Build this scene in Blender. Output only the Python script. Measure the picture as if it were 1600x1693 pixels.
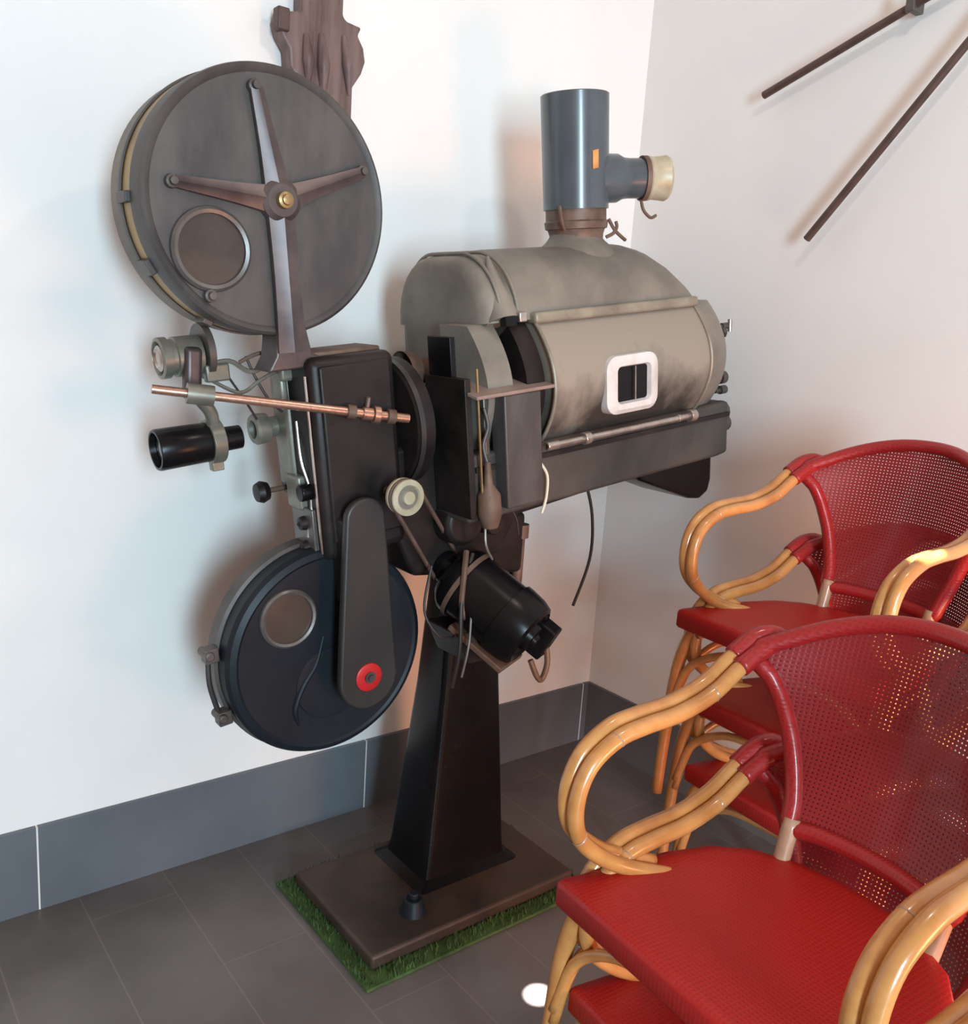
import bpy, bmesh, math, random
from mathutils import Vector, Matrix
random.seed(7)
SC = bpy.context.scene
COL = SC.collection
for o in list(bpy.data.objects):
    bpy.data.objects.remove(o)

# ------------------------------------------------------------------ camera
def make_camera():
    f, pit, roll, yaw = 1476.7, .2010, .0683, .6751
    fw = Vector((math.sin(yaw)*math.cos(pit), math.cos(yaw)*math.cos(pit), -math.sin(pit)))
    r = Vector((math.cos(yaw), -math.sin(yaw), 0)); u = r.cross(fw)
    r2 = r*math.cos(roll)+u*math.sin(roll); u2 = -r*math.sin(roll)+u*math.cos(roll)
    cd = bpy.data.cameras.new('camera'); cam = bpy.data.objects.new('camera', cd); COL.objects.link(cam)
    M = Matrix((r2, u2, -fw)).transposed().to_4x4(); M.translation = Vector((-2.2601, -2.1430, 1.45))
    cam.matrix_world = M
    cd.sensor_fit = 'HORIZONTAL'; cd.sensor_width = 36.0; cd.lens = f/1600*36.0
    cd.clip_start = .02
    SC.camera = cam
make_camera()

# ------------------------------------------------------------------ light
SC.view_settings.view_transform = 'Standard'
SC.view_settings.look = 'None'
SC.view_settings.gamma = 1.0
SC.view_settings.exposure = 0.0
W = bpy.data.worlds.new('world'); SC.world = W; W.use_nodes = True
wb = W.node_tree.nodes['Background']
# dim warm room all round, a paler ceiling overhead
_n = W.node_tree.nodes; _l = W.node_tree.links
_tc = _n.new('ShaderNodeTexCoord'); _sp = _n.new('ShaderNodeSeparateXYZ'); _l.new(_tc.outputs['Generated'], _sp.inputs[0])
_cr = _n.new('ShaderNodeValToRGB'); _l.new(_sp.outputs[2], _cr.inputs[0])
_cr.color_ramp.elements[0].position = .05; _cr.color_ramp.elements[0].color = (.60, .33, .24, 1)
_cr.color_ramp.elements[1].position = .75; _cr.color_ramp.elements[1].color = (1.0, .76, .64, 1)
_l.new(_cr.outputs[0], wb.inputs[0]); wb.inputs[1].default_value = .72

def area(name, loc, target, sx, sy, power, color):
    ld = bpy.data.lights.new(name, 'AREA'); ld.shape = 'RECTANGLE'; ld.size = sx; ld.size_y = sy
    ld.energy = power; ld.color = color
    o = bpy.data.objects.new(name, ld); COL.objects.link(o)
    o.location = loc
    o.rotation_euler = (Vector(target)-Vector(loc)).to_track_quat('-Z', 'Y').to_euler()
    return o
# daylight of a tall doorway far behind the viewer, to the right of the viewer's back
area('doorway_daylight', (-2.95, -5.6, 1.55), (-1.0, -.4, 1.2), .75, 1.9, 270, (.60, .86, 1.0))
wl = area('warm_corner_fill', (-.75, -2.9, .60), (-.42, 0, .42), .5, .6, 15, (1, .40, .18)); wl.data.spread = math.radians(110)  # unseen orange fill, added only to warm the shaded corner
# small warm lamp overhead, the glint on the cane and the red weave
def point(name, loc, power, color, radius):
    ld = bpy.data.lights.new(name, 'POINT'); ld.energy = power; ld.color = color; ld.shadow_soft_size = radius
    o = bpy.data.objects.new(name, ld); COL.objects.link(o); o.location = loc
point('ceiling_lamp_light', (-1.0, -1.6, 2.75), 16, (1, .90, .80), .05)
def spot(name, loc, target, power, color, deg, blend=.15, radius=.01):
    ld = bpy.data.lights.new(name, 'SPOT'); ld.energy = power; ld.color = color; ld.spot_size = math.radians(deg); ld.spot_blend = blend
    ld.shadow_soft_size = radius
    o = bpy.data.objects.new(name, ld); COL.objects.link(o); o.location = loc
    o.rotation_euler = (Vector(target)-Vector(loc)).to_track_quat('-Z', 'Y').to_euler()
spot('fleck_spot_light', (-2.0, -1.10, 2.5), (-1.015, -.90, 0), 9000, (1, .97, .92), 1.25)  # added narrow spot that makes the bright floor patch, source unknown

spot('fleck_spot_light', (-1.62, -1.60, 3.55), (-.632, -1.408, 1.10), 3500, (1, .95, .82), 1.5)  # second added spot, puts the glint on the far chair's arm

# ------------------------------------------------------------------ materials
def mat(name, color, rough=.5, metal=0.0, color2=None, scale=8.0, detail=4.0, bump=0.0, bscale=60.0, stretch=(1,1,1), coat=0.0, lo=.35, hi=.65, rvar=0.0, spec=.5):
    m = bpy.data.materials.new(name); m.use_nodes = True
    nt = m.node_tree; N = nt.nodes; Lk = nt.links; b = N['Principled BSDF']
    b.inputs['Base Color'].default_value = (*color, 1); b.inputs['Roughness'].default_value = rough
    b.inputs['Metallic'].default_value = metal; b.inputs['Coat Weight'].default_value = coat
    b.inputs['Coat Roughness'].default_value = .12; b.inputs['Specular IOR Level'].default_value = spec
    tc = N.new('ShaderNodeTexCoord'); mp = N.new('ShaderNodeMapping'); mp.inputs['Scale'].default_value = stretch
    Lk.new(tc.outputs['Object'], mp.inputs[0])
    if color2:
        n = N.new('ShaderNodeTexNoise'); n.inputs['Scale'].default_value = scale; n.inputs['Detail'].default_value = detail; n.inputs['Roughness'].default_value = .6
        Lk.new(mp.outputs[0], n.inputs['Vector'])
        mr = N.new('ShaderNodeMapRange'); mr.inputs[1].default_value = lo; mr.inputs[2].default_value = hi
        Lk.new(n.outputs[0], mr.inputs[0])
        mx = N.new('ShaderNodeMix'); mx.data_type = 'RGBA'
        mx.inputs[6].default_value = (*color, 1); mx.inputs[7].default_value = (*color2, 1)
        Lk.new(mr.outputs[0], mx.inputs[0]); Lk.new(mx.outputs[2], b.inputs['Base Color'])
        if rvar:
            m2 = N.new('ShaderNodeMapRange'); m2.inputs[3].default_value = rough; m2.inputs[4].default_value = rough+rvar
            Lk.new(n.outputs[0], m2.inputs[0]); Lk.new(m2.outputs[0], b.inputs['Roughness'])
    if bump:
        n2 = N.new('ShaderNodeTexNoise'); n2.inputs['Scale'].default_value = bscale; n2.inputs['Detail'].default_value = 3
        Lk.new(mp.outputs[0], n2.inputs['Vector'])
        bp = N.new('ShaderNodeBump'); bp.inputs['Strength'].default_value = bump; bp.inputs['Distance'].default_value = .004
        Lk.new(n2.outputs[0], bp.inputs['Height']); Lk.new(bp.outputs[0], b.inputs['Normal'])
    return m

def tile_mat(name, base, base2, grout, mode, rough):
    m = mat(name, base, rough, color2=base2, scale=3.0, stretch=(1,1,1), bump=.06, bscale=30, rvar=.15)
    nt = m.node_tree; N = nt.nodes; Lk = nt.links; b = N['Principled BSDF']
    src = b.inputs['Base Color'].links[0].from_socket
    tc = N.new('ShaderNodeTexCoord'); sp = N.new('ShaderNodeSeparateXYZ'); Lk.new(tc.outputs['Object'], sp.inputs[0])
    def math_(op, a, bb=None):
        n = N.new('ShaderNodeMath'); n.operation = op
        for i, v in enumerate((a, bb)):
            if v is None: continue
            if isinstance(v, (int, float)): n.inputs[i].default_value = v
            else: Lk.new(v, n.inputs[i])
        return n.outputs[0]
    def line(s, off, period, w):        # 1 on the joint
        t = math_('MULTIPLY', math_('SUBTRACT', s, off), 1/period)
        f = math_('ABSOLUTE', math_('SUBTRACT', math_('FRACT', math_('ADD', t, .5)), .5))
        return math_('LESS_THAN', f, w/period/2)
    if mode == 'floor':
        lx = line(sp.outputs[0], -1.76, .205, .0035)
        row = math_('FLOOR', math_('MULTIPLY', math_('SUBTRACT', sp.outputs[0], -1.76), 1/.205))
        ysh = math_('ADD', sp.outputs[1], math_('MULTIPLY', row, .31))
        ly = line(ysh, -.12, .92, .0035)
        g = math_('MAXIMUM', lx, ly); g = math_('MULTIPLY', g, .30)
    elif mode == 'bx':
        g = line(sp.outputs[0], -.944, .905, .004)
    else:
        g = line(sp.outputs[1], -.905, .905, .004)
    mx = N.new('ShaderNodeMix'); mx.data_type = 'RGBA'
    Lk.new(g, mx.inputs[0]); Lk.new(src, mx.inputs[6]); mx.inputs[7].default_value = (*grout, 1)
    Lk.new(mx.outputs[2], b.inputs['Base Color'])
    return m

M_wall = mat('white_paint', (.86, .85, .83), .6, color2=(.82, .80, .78), scale=1.3, bump=.12, bscale=14)
M_wallr = mat('white_paint_darker', (.80, .78, .76), .6, color2=(.76, .74, .72), scale=1.6, bump=.18, bscale=12)  # right wall, slightly darker white than the left
M_floor = tile_mat('dark_tile', (.105, .092, .088), (.15, .135, .13), (.30, .25, .21), 'floor', .30)
M_bx = tile_mat('skirting_tile_left', (.108, .122, .140), (.130, .146, .166), (.75, .74, .70), 'bx', .35)
M_by = tile_mat('skirting_tile_right', (.115, .112, .112), (.14, .135, .135), (.75, .74, .70), 'by', .35)
M_mag = mat('worn_grey_metal', (.055, .050, .052), .42, .35, color2=(.105, .095, .088), scale=7, detail=6, bump=.15, bscale=30, rvar=.2, stretch=(1.6, 1, .6))
M_magrim = mat('grey_rim', (.11, .10, .09), .45, .3, color2=(.22, .19, .145), scale=5, rvar=.2)
M_magdark = mat('dark_rim', (.06, .052, .05), .45, .3, color2=(.12, .10, .09), scale=6)
M_brass = mat('worn_brass', (.42, .29, .12), .42, .6, color2=(.26, .17, .08), scale=9)
M_spider = mat('spider_metal', (.060, .046, .050), .32, .5, color2=(.13, .10, .095), scale=9, rvar=.15)
M_port = mat('brown_glass', (.050, .033, .026), .3, .1, color2=(.075, .052, .042), scale=12)
M_ring = mat('port_ring', (.11, .10, .095), .35, .5, color2=(.17, .155, .145), scale=15)
M_black = mat('black_enamel', (.009, .007, .007), .32, .05, color2=(.026, .018, .017), scale=9, detail=6, rvar=.25, bump=.12, bscale=40, spec=.3)
M_blackg = mat('glossy_black', (.004, .004, .005), .20, .0, color2=(.008, .007, .008), scale=6, rvar=.12, spec=.2)
M_blue = mat('dark_blue_enamel', (.008, .011, .016), .36, .1, color2=(.013, .018, .024), scale=5, rvar=.2, spec=.3)
M_guard = mat('grey_guard', (.030, .027, .027), .42, .2, color2=(.042, .037, .036), scale=6)
M_red = mat('red_hub', (.52, .012, .015), .4)
M_lamp = mat('lamphouse_grey', (.15, .132, .112), .48, .15, color2=(.27, .24, .20), scale=4.5, detail=7, rvar=.2, bump=.15, bscale=25)
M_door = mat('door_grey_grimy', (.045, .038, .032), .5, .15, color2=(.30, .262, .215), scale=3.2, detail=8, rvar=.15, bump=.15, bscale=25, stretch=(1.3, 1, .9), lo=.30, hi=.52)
M_lampd = mat('lamphouse_dirty', (.035, .030, .027), .5, .2, color2=(.075, .066, .058), scale=5, detail=7, rvar=.2, bump=.2, bscale=30, stretch=(1,1,.6))
M_strip = mat('beige_strip', (.32, .28, .215), .45, .2, color2=(.20, .17, .13), scale=10)
M_pipe = mat('blue_grey_pipe', (.060, .078, .090), .25, .05, color2=(.08, .10, .115), scale=6, rvar=.1, coat=.3)
M_collar = mat('brown_collar', (.10, .06, .045), .5, .3, color2=(.20, .13, .10), scale=14)
M_lid = mat('dusty_pinkish_lid', (.26, .17, .14), .5, .2, color2=(.34, .25, .21), scale=12)
M_panel = mat('grey_side_panel', (.062, .055, .054), .42, .2, color2=(.095, .085, .082), scale=9, stretch=(2,1,.6))
M_cream = mat('cream_metal', (.55, .50, .38), .4, .1, color2=(.42, .36, .24), scale=18)
M_white = mat('white_frame', (.72, .70, .69), .45, color2=(.55, .50, .46), scale=14)
M_silver = mat('bare_steel', (.55, .50, .46), .28, .85, color2=(.42, .36, .32), scale=30)
M_copper = mat('copper_rod', (.60, .36, .27), .28, .8, color2=(.45, .27, .20), scale=40, stretch=(3,3,3))
M_olive = mat('olive_cast', (.16, .155, .125), .4, .4, color2=(.26, .25, .21), scale=16)
M_orange = mat('orange_sticker', (.75, .33, .10), .6)
M_belt = mat('belt_brown', (.10, .055, .042), .7, color2=(.16, .09, .07), scale=20)
M_rust = mat('rusty_steel', (.10, .055, .038), .6, .2, color2=(.19, .12, .085), scale=12)
M_wire = mat('dark_wire', (.03, .022, .02), .5)
M_wirew = mat('pale_wire', (.70, .66, .50), .5)
M_glass = mat('lens_glass', (.03, .035, .045), .06, .0, coat=.6)
M_grass = mat('grass_green', (.025, .055, .012), .8, color2=(.05, .10, .02), scale=40)
M_plate = mat('base_plate_metal', (.030, .020, .016), .42, .2, color2=(.075, .048, .036), scale=5, detail=6, rvar=.2)
M_wood = mat('carved_wood', (.085, .048, .045), .5, color2=(.19, .125, .115), scale=9, stretch=(4, 4, .5), bump=.3, bscale=20)
M_pole = mat('dark_pole_wood', (.055, .030, .024), .5, color2=(.09, .05, .04), scale=20)
def cane_mat():
    m = mat('honey_cane', (.44, .175, .045), .28, 0, color2=(.60, .28, .085), scale=14, stretch=(1, 1, 1), coat=.5, bump=.08, bscale=18)
    return m
M_cane = cane_mat()
M_caned = mat('brown_cane_post', (.36, .20, .12), .35, 0, color2=(.45, .27, .17), scale=18, coat=.3)
def fabric(name, c1, c2, alpha=None):
    m = bpy.data.materials.new(name); m.use_nodes = True
    nt = m.node_tree; N = nt.nodes; Lk = nt.links; b = N['Principled BSDF']
    b.inputs['Roughness'].default_value = .42; b.inputs['Specular IOR Level'].default_value = .30
    if name != 'red_weave': b.inputs['Coat Weight'].default_value = .35; b.inputs['Coat Roughness'].default_value = .14
    uv = N.new('ShaderNodeUVMap'); sp = N.new('ShaderNodeSeparateXYZ'); Lk.new(uv.outputs[0], sp.inputs[0])
    outs = []
    for i in (0, 1):
        k = N.new('ShaderNodeMath'); k.operation = 'MULTIPLY'; Lk.new(sp.outputs[i], k.inputs[0]); k.inputs[1].default_value = 2*math.pi/.0070
        s = N.new('ShaderNodeMath'); s.operation = 'SINE'; Lk.new(k.outputs[0], s.inputs[0]); outs.append(s.outputs[0])
    mx = N.new('ShaderNodeMath'); mx.operation = 'MINIMUM'; Lk.new(outs[0], mx.inputs[0]); Lk.new(outs[1], mx.inputs[1])
    cm = N.new('ShaderNodeMix'); cm.data_type = 'RGBA'; cm.inputs[6].default_value = (*c1, 1); cm.inputs[7].default_value = (*c2, 1)
    mr = N.new('ShaderNodeMapRange'); mr.inputs[1].default_value = -1; mr.inputs[2].default_value = 1; Lk.new(mx.outputs[0], mr.inputs[0])
    Lk.new(mr.outputs[0], cm.inputs[0]); Lk.new(cm.outputs[2], b.inputs['Base Color'])
    bp = N.new('ShaderNodeBump'); bp.inputs['Strength'].default_value = .35; bp.inputs['Distance'].default_value = .001
    Lk.new(mr.outputs[0], bp.inputs['Height']); Lk.new(bp.outputs[0], b.inputs['Normal'])
    if alpha is not None:
        g = N.new('ShaderNodeMath'); g.operation = 'LESS_THAN'; Lk.new(mx.outputs[0], g.inputs[0]); g.inputs[1].default_value = alpha
        Lk.new(g.outputs[0], b.inputs['Alpha'])
    return m
M_seat = fabric('red_weave', (.42, .016, .013), (.34, .012, .010))
M_rim = fabric('red_weave_edge', (.33, .014, .014), (.26, .010, .011))
M_mesh = fabric('red_open_weave', (.24, .011, .013), (.20, .010, .012), alpha=.64)

# ------------------------------------------------------------------ mesh tools
TILT = math.radians(8); P0 = Vector((-.92, -.42, 1.1)); PB = Vector((-.92, -.42, .012))
def tp(X, Y, Z):                     # projector axes (leaning 8 degrees) to room
    return Vector((P0.x + X*math.cos(TILT) - Z*math.sin(TILT), Y, P0.z + X*math.sin(TILT) + Z*math.cos(TILT)))
RT = Matrix.Rotation(-TILT, 4, 'Y')

class MB:
    def __init__(s): s.bm = bmesh.new()
    def box(s, c, size, rot=None, taper=None):
        vs = []
        for dz in (-1, 1):
            t = taper if (taper and dz > 0) else 1
            for dx, dy in ((-1,-1),(1,-1),(1,1),(-1,1)):
                v = Vector((dx*size[0]/2*t, dy*size[1]/2*t, dz*size[2]/2))
                if rot: v = rot.to_3x3() @ v
                vs.append(s.bm.verts.new(v+Vector(c)))
        for f in ((3,2,1,0),(4,5,6,7),(0,1,5,4),(1,2,6,5),(2,3,7,6),(3,0,4,7)):
            s.bm.faces.new([vs[i] for i in f])
        return s
    def frame(s, d):
        d = d.normalized(); a = Vector((0,0,1)) if abs(d.z) < .9 else Vector((1,0,0))
        u = d.cross(a).normalized(); return u, d.cross(u).normalized()
    def lathe(s, p0, axis, prof, n=40, smooth=True):   # prof: list of (dist along axis, radius)
        p0 = Vector(p0); d = Vector(axis).normalized(); u, v = s.frame(d)
        rings = []
        for t, r in prof:
            if r < 1e-6: rings.append([s.bm.verts.new(p0+d*t)])
            else: rings.append([s.bm.verts.new(p0+d*t+(u*math.cos(2*math.pi*i/n)+v*math.sin(2*math.pi*i/n))*r) for i in range(n)])
        for a, b in zip(rings[:-1], rings[1:]):
            for i in range(n):
                j = (i+1) % n
                if len(a) == 1 and len(b) == 1: continue
                if len(a) == 1: f = s.bm.faces.new((a[0], b[i], b[j]))
                elif len(b) == 1: f = s.bm.faces.new((a[i], b[0], a[j]))
                else: f = s.bm.faces.new((a[i], b[i], b[j], a[j]))
        return s
    def cyl(s, p0, p1, r0, r1=None, n=28):
        r1 = r0 if r1 is None else r1; p0 = Vector(p0); p1 = Vector(p1); l = (p1-p0).length
        return s.lathe(p0, p1-p0, [(0,0),(0,r0),(l,r1),(l,0)], n)
    def tube(s, pts, r, n=12, sub=6, rr=None, closed=False):
        pts = [Vector(p) for p in pts]
        if sub > 1 and len(pts) > 2:
            out = []; m = len(pts); rng = range(m if closed else m-1); ro = []
            for i in rng:
                if closed: a, b, c, d = pts[(i-1) % m], pts[i], pts[(i+1) % m], pts[(i+2) % m]
                else: a = pts[max(i-1,0)]; b = pts[i]; c = pts[i+1]; d = pts[min(i+2, m-1)]
                for k in range(sub):
                    t = k/sub
                    out.append(.5*((2*b)+(c-a)*t+(2*a-5*b+4*c-d)*t*t+(-a+3*b-3*c+d)*t**3))
                    if rr: ro.append(rr[i]*(1-t)+rr[(i+1) % m]*t)
            if not closed:
                out.append(pts[-1]);
                if rr: ro.append(rr[-1])
            pts = out; rr = ro if rr else None
        rings = []; u = None
        for i, p in enumerate(pts):
            if closed: d = pts[(i+1) % len(pts)]-pts[i-1]
            else: d = pts[min(i+1, len(pts)-1)]-pts[max(i-1, 0)]
            d.normalize()
            if u is None: u, v = s.frame(d)
            else:
                u = (u-d*u.dot(d)).normalized()
            v = d.cross(u).normalized(); R = rr[i] if rr else r
            rings.append([s.bm.verts.new(p+(u*math.cos(2*math.pi*k/n)+v*math.sin(2*math.pi*k/n))*R) for k in range(n)])
        L = len(rings)
        for i in range(L if closed else L-1):
            a, b = rings[i], rings[(i+1) % L]
            for k in range(n): s.bm.faces.new((a[k], a[(k+1) % n], b[(k+1) % n], b[k]))
        if not closed:
            s.bm.faces.new(list(reversed(rings[0]))); s.bm.faces.new(rings[-1])
        return s
    def prism(s, outline, fn, d0, d1, inset=0):   # outline (a,b); fn(a,b,depth)->point
        A = [s.bm.verts.new(fn(a, b, d0)) for a, b in outline]; B = [s.bm.verts.new(fn(a, b, d1)) for a, b in outline]
        n = len(outline)
        s.bm.faces.new(list(reversed(A))); s.bm.faces.new(B)
        for i in range(n):
            j = (i+1) % n; s.bm.faces.new((A[i], A[j], B[j], B[i]))
        return s
    def grid(s, rows, closed=False):
        vs = [[s.bm.verts.new(Vector(p)) for p in r] for r in rows]
        for a, b in zip(vs[:-1], vs[1:]):
            m = len(a)
            for i in range(m if closed else m-1):
                s.bm.faces.new((a[i], a[(i+1) % m], b[(i+1) % m], b[i]))
        return vs
    def build(s, name, m, parent=None, bevel=0, origin=None, smooth=30, uv=None, solid=0):
        bmesh.ops.recalc_face_normals(s.bm, faces=s.bm.faces)
        me = bpy.data.meshes.new(name)
        if uv:
            lay = s.bm.loops.layers.uv.new('UVMap')
            for f in s.bm.faces:
                for l in f.loops: l[lay].uv = uv(l.vert.co)
        if origin is not None:
            bmesh.ops.translate(s.bm, verts=s.bm.verts, vec=-Vector(origin))
        for f in s.bm.faces: f.smooth = True
        s.bm.to_mesh(me); s.bm.free()
        me.materials.append(m)
        o = bpy.data.objects.new(name, me); COL.objects.link(o)
        if parent: o.parent = parent
        if origin is not None and not parent: o.location = origin
        if solid:
            md = o.modifiers.new('s', 'SOLIDIFY'); md.thickness = solid; md.offset = 0
        if bevel:
            md = o.modifiers.new('b', 'BEVEL'); md.width = bevel; md.segments = 3; md.limit_method = 'ANGLE'; md.angle_limit = math.radians(35)
        try:
            me.set_sharp_from_angle(angle=math.radians(smooth))
        except Exception: pass
        return o
def tag(o, label=None, cat=None, group=None, kind=None):
    for k, v in (('label', label), ('category', cat), ('group', group), ('kind', kind)):
        if v: o[k] = v
    return o
def thing(name, loc, label, cat, group=None):
    o = bpy.data.objects.new(name, None); COL.objects.link(o); o.location = loc; o.empty_display_size = .1
    return tag(o, label, cat, group)
def rot_prism(cx, cy, r, n=24, a0=0, a1=360):
    return [(cx+r*math.cos(math.radians(a0+(a1-a0)*i/n)), cy+r*math.sin(math.radians(a0+(a1-a0)*i/n))) for i in range(n+(a1-a0 < 360))]

# ------------------------------------------------------------------ room
def slab(name, c, size, m):
    b = MB().box(c, size); o = b.build(name, m); tag(o, kind='structure'); return o
slab('floor', (-2.2, -2.6, -.05), (4.6, 5.4, .1), M_floor)
slab('wall_left', (-2.2, .05, 1.5), (4.6, .1, 3.2), M_wall)
slab('wall_right', (.05, -2.55, 1.5), (.1, 5.3, 3.2), M_wallr)
slab('baseboard_left', (-2.256, -.006, .1095), (4.488, .012, .219), M_bx)
slab('baseboard_right', (-.006, -2.6, .1095), (.012, 5.2, .219), M_by)

# ------------------------------------------------------------------ projector
PR = thing('film_projector', PB, 'tall old cinema film projector with two round magazines and grey lamphouse on a green mat', 'projector')
def P(b, name, m, parent=None, bevel=0, **k):
    # every part mesh is written about the projector's base point
    bmesh.ops.translate(b.bm, verts=b.bm.verts, vec=-PB)
    return b.build(name, m, parent or PR, bevel, **k)
YA = Vector((0, 1, 0)); XA = (tp(1,0,0)-tp(0,0,0)); ZA = (tp(0,0,1)-tp(0,0,0))

# base plate and pedestal
b = MB(); b.box((-.985, -.455, .030), (.625, .385, .036)); P(b, 'base_plate', M_plate, bevel=.008)
b = MB()
secs = [(.046, -1.085, -.755, -.525, -.28), (.062, -1.052, -.785, -.493, -.305), (.10, -1.045, -.787, -.488, -.31), (.55, -1.008, -.822, -.468, -.338), (.98, -.985, -.852, -.455, -.355)]
rows = []
for z, x0, x1, y0, y1 in secs:
    r = .018; o = []
    for cx, cy, a in ((x0+r, y0+r, 180), (x1-r, y0+r, 270), (x1-r, y1-r, 0), (x0+r, y1-r, 90)):
        for k in range(4): o.append((cx+r*math.cos(math.radians(a+k*30)), cy+r*math.sin(math.radians(a+k*30)), z))
    rows.append(o)
vs = b.grid(rows, True); b.bm.faces.new(vs[-1]); b.bm.faces.new(list(reversed(vs[0])))
ped = P(b, 'pedestal', M_blackg)
b = MB(); b.cyl((-1.13, -.56, .04), (-1.13, -.56, .085), .035, .022); b.cyl((-1.13, -.56, .085), (-1.13, -.56, .10), .012)
P(b, 'foot_lump', M_blue, bevel=.003)  # small rounded dark blue lump on the base plate

# table casting carried by the pedestal, between head and lamphouse
b = MB()
b.prism([(-.30,-.02),(-.27,.12),(-.05,.10),(.06,-.02),(.30,-.06),(.30,-.10),(.08,-.11),(.02,-.19),(-.10,-.22),(-.24,-.19)], lambda a, c, d: tp(a, d, c), -.49, -.33)
P(b, 'table_casting', M_black, bevel=.012)
b = MB(); b.lathe(tp(-.12, -.545, -.075), YA, [(0,0),(0,.045),(.01,.055),(.06,.058),(.06,0)]); b.lathe(tp(-.03, -.54, -.10), YA, [(0,0),(0,.025),(.05,.03),(.05,0)])
b.box(tp(-.02, -.53, -.05), (.10, .05, .05), RT)
P(b, 'gear_cover', M_black, bevel=.004)

# upper magazine
UC = (-.487, .633)
def disc_pt(cx, cz, y): return tp(cx, y, cz)
b = MB(); b.lathe(tp(UC[0], -.30, UC[1]), -YA, [(0,0),(0,.243),(.006,.250),(.055,.250),(.062,.244),(.062,0)], 96)
um = P(b, 'upper_magazine', M_magrim, smooth=25); um['label'] = 'upper round film magazine'
b = MB(); b.lathe(tp(UC[0], -.355, UC[1]), -YA, [(0,0),(0,.2475),(.075,.2475),(.075,0)], 96); P(b, 'brass_band', M_brass, um, smooth=25)
b = MB(); b.lathe(tp(UC[0], -.405, UC[1]), -YA, [(0,.243),(.010,.249),(.054,.249),(.063,.247),(.067,.241),(.064,.235),(.060,.230),(.062,0)], 96)
P(b, 'cover', M_mag, um, smooth=25)
b = MB(); b.lathe(tp(UC[0], -.358, UC[1]), -YA, [(0,.249),(.000,.2525),(.010,.2525),(.010,.249)], 96)
P(b, 'rim_band', M_magdark, um, smooth=25)
# latch on the rim
for ang, w in ((176, .02), (205, .03), (238, .02)):
    a = math.radians(ang); c = tp(UC[0]+.252*math.cos(a), -.39, UC[1]+.252*math.sin(a))
    bb = MB(); bb.box(c, (.012, .05, w), Matrix.Rotation(-TILT-a+math.pi, 4, 'Y')); P(bb, 'latch', M_magdark, um, bevel=.002)
def port(cx, cz, y, r, parent):
    b = MB(); b.lathe(tp(cx, y, cz), -YA, [(0,r*1.18),(.006,r*1.16),(.010,r*1.08),(.008,r*.98),(.0,r*.96)], 48); q = P(b, 'port_ring', M_ring, parent)
    b = MB(); b.lathe(tp(cx, y, cz), -YA, [(.002,r*.98),(.004,0)], 48); P(b, 'port_glass', M_port, q)
port(-.617, .553, -.466, .066, um)
# four armed spider; the lower arm runs down on to the head
def arm(a, c, w0, w1, y0=-.472, h=.016):
    b = MB(); a = Vector(a); c = Vector(c); d = (c-a).normalized(); n = Vector((-d.y, d.x)); K = 10
    rows = []
    for i in range(K+1):
        t = i/K; p = a+(c-a)*t; w = w0*(1-t)+w1*t; w *= (1-.12*math.sin(math.pi*t))
        hh = h*(1-.35*t)
        rows.append([tp(p.x+n.x*s_, y0-z_, p.y+n.y*s_) for s_, z_ in ((-w/2,0),(-w/2*.95,hh*.55),(-w*.2,hh*.75),(0,hh),(w*.2,hh*.75),(w/2*.95,hh*.55),(w/2,0))])
    vs = b.grid(rows); b.bm.faces.new(vs[0]); b.bm.faces.new(list(reversed(vs[-1]))); return b
H = (-.474, .637)
sp = None
for (ex, ez, w0, w1) in ((-.478, .350, .060, .066), (-.497, .835, .062, .026), (-.672, .672, .060, .022), (-.290, .690, .058, .022)):
    o = P(arm(H, (ex, ez), w0, w1, h=.020), 'spider_arm', M_spider, um, smooth=20)
b = MB(); b.lathe(tp(H[0], -.47, H[1]), -YA, [(0,.042),(.015,.040),(.022,.030),(.024,0)], 32); hub = P(b, 'hub', M_spider, um)
b = MB(); b.lathe(tp(H[0], -.492, H[1]), -YA, [(0,.016),(.014,.015),(.016,.010),(.020,.009),(.024,0)], 24); P(b, 'hub_knob', M_brass, hub)
for (x, z) in ((-.500,.838),(-.676,.672),(-.286,.692),(-.632,.470)):
    b = MB(); b.lathe(tp(x, -.468, z), -YA, [(0,.013),(.010,.012),(.012,.008),(.020,.007),(.021,0)], 12); P(b, 'bolt', M_magdark, um)
# flared foot of the magazine on the head
b = MB(); b.prism([(-.535,.315),(-.515,.345),(-.500,.42),(-.447,.42),(-.435,.345),(-.395,.325),(-.395,.315)], lambda a, c, d: tp(a, d, c), -.475, -.40)
P(b, 'magazine_foot', M_spider, um, bevel=.005)

# head (picture mechanism)
b = MB(); b.box(tp(-.357, -.432, .118), (.205, .135, .435), RT)
head = P(b, 'mechanism_head', M_black, bevel=.020)
b = MB(); b.box(tp(-.335, -.285, .145), (.16, .17, .30), RT); P(b, 'head_back_case', M_black, head, bevel=.012)
b = MB(); b.box(tp(-.357, -.503, .13), (.168, .010, .375), RT); P(b, 'door', M_black, head, bevel=.006)
b = MB(); b.box(tp(-.357, -.42, .338), (.17, .10, .012), RT); P(b, 'top_cap', M_rust, head, bevel=.005)
b = MB(); b.box(tp(-.463, -.485, .11), (.003, .005, .38), RT); P(b, 'edge_strip', M_silver, head)
b = MB(); b.box(tp(-.463, -.42, -.05), (.014, .095, .13), RT); P(b, 'front_plate', M_ring, head, bevel=.003)
b = MB(); b.box(tp(-.40, -.42, -.130), (.10, .10, .12), RT, None); P(b, 'sound_head', M_black, bevel=.02)
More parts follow.
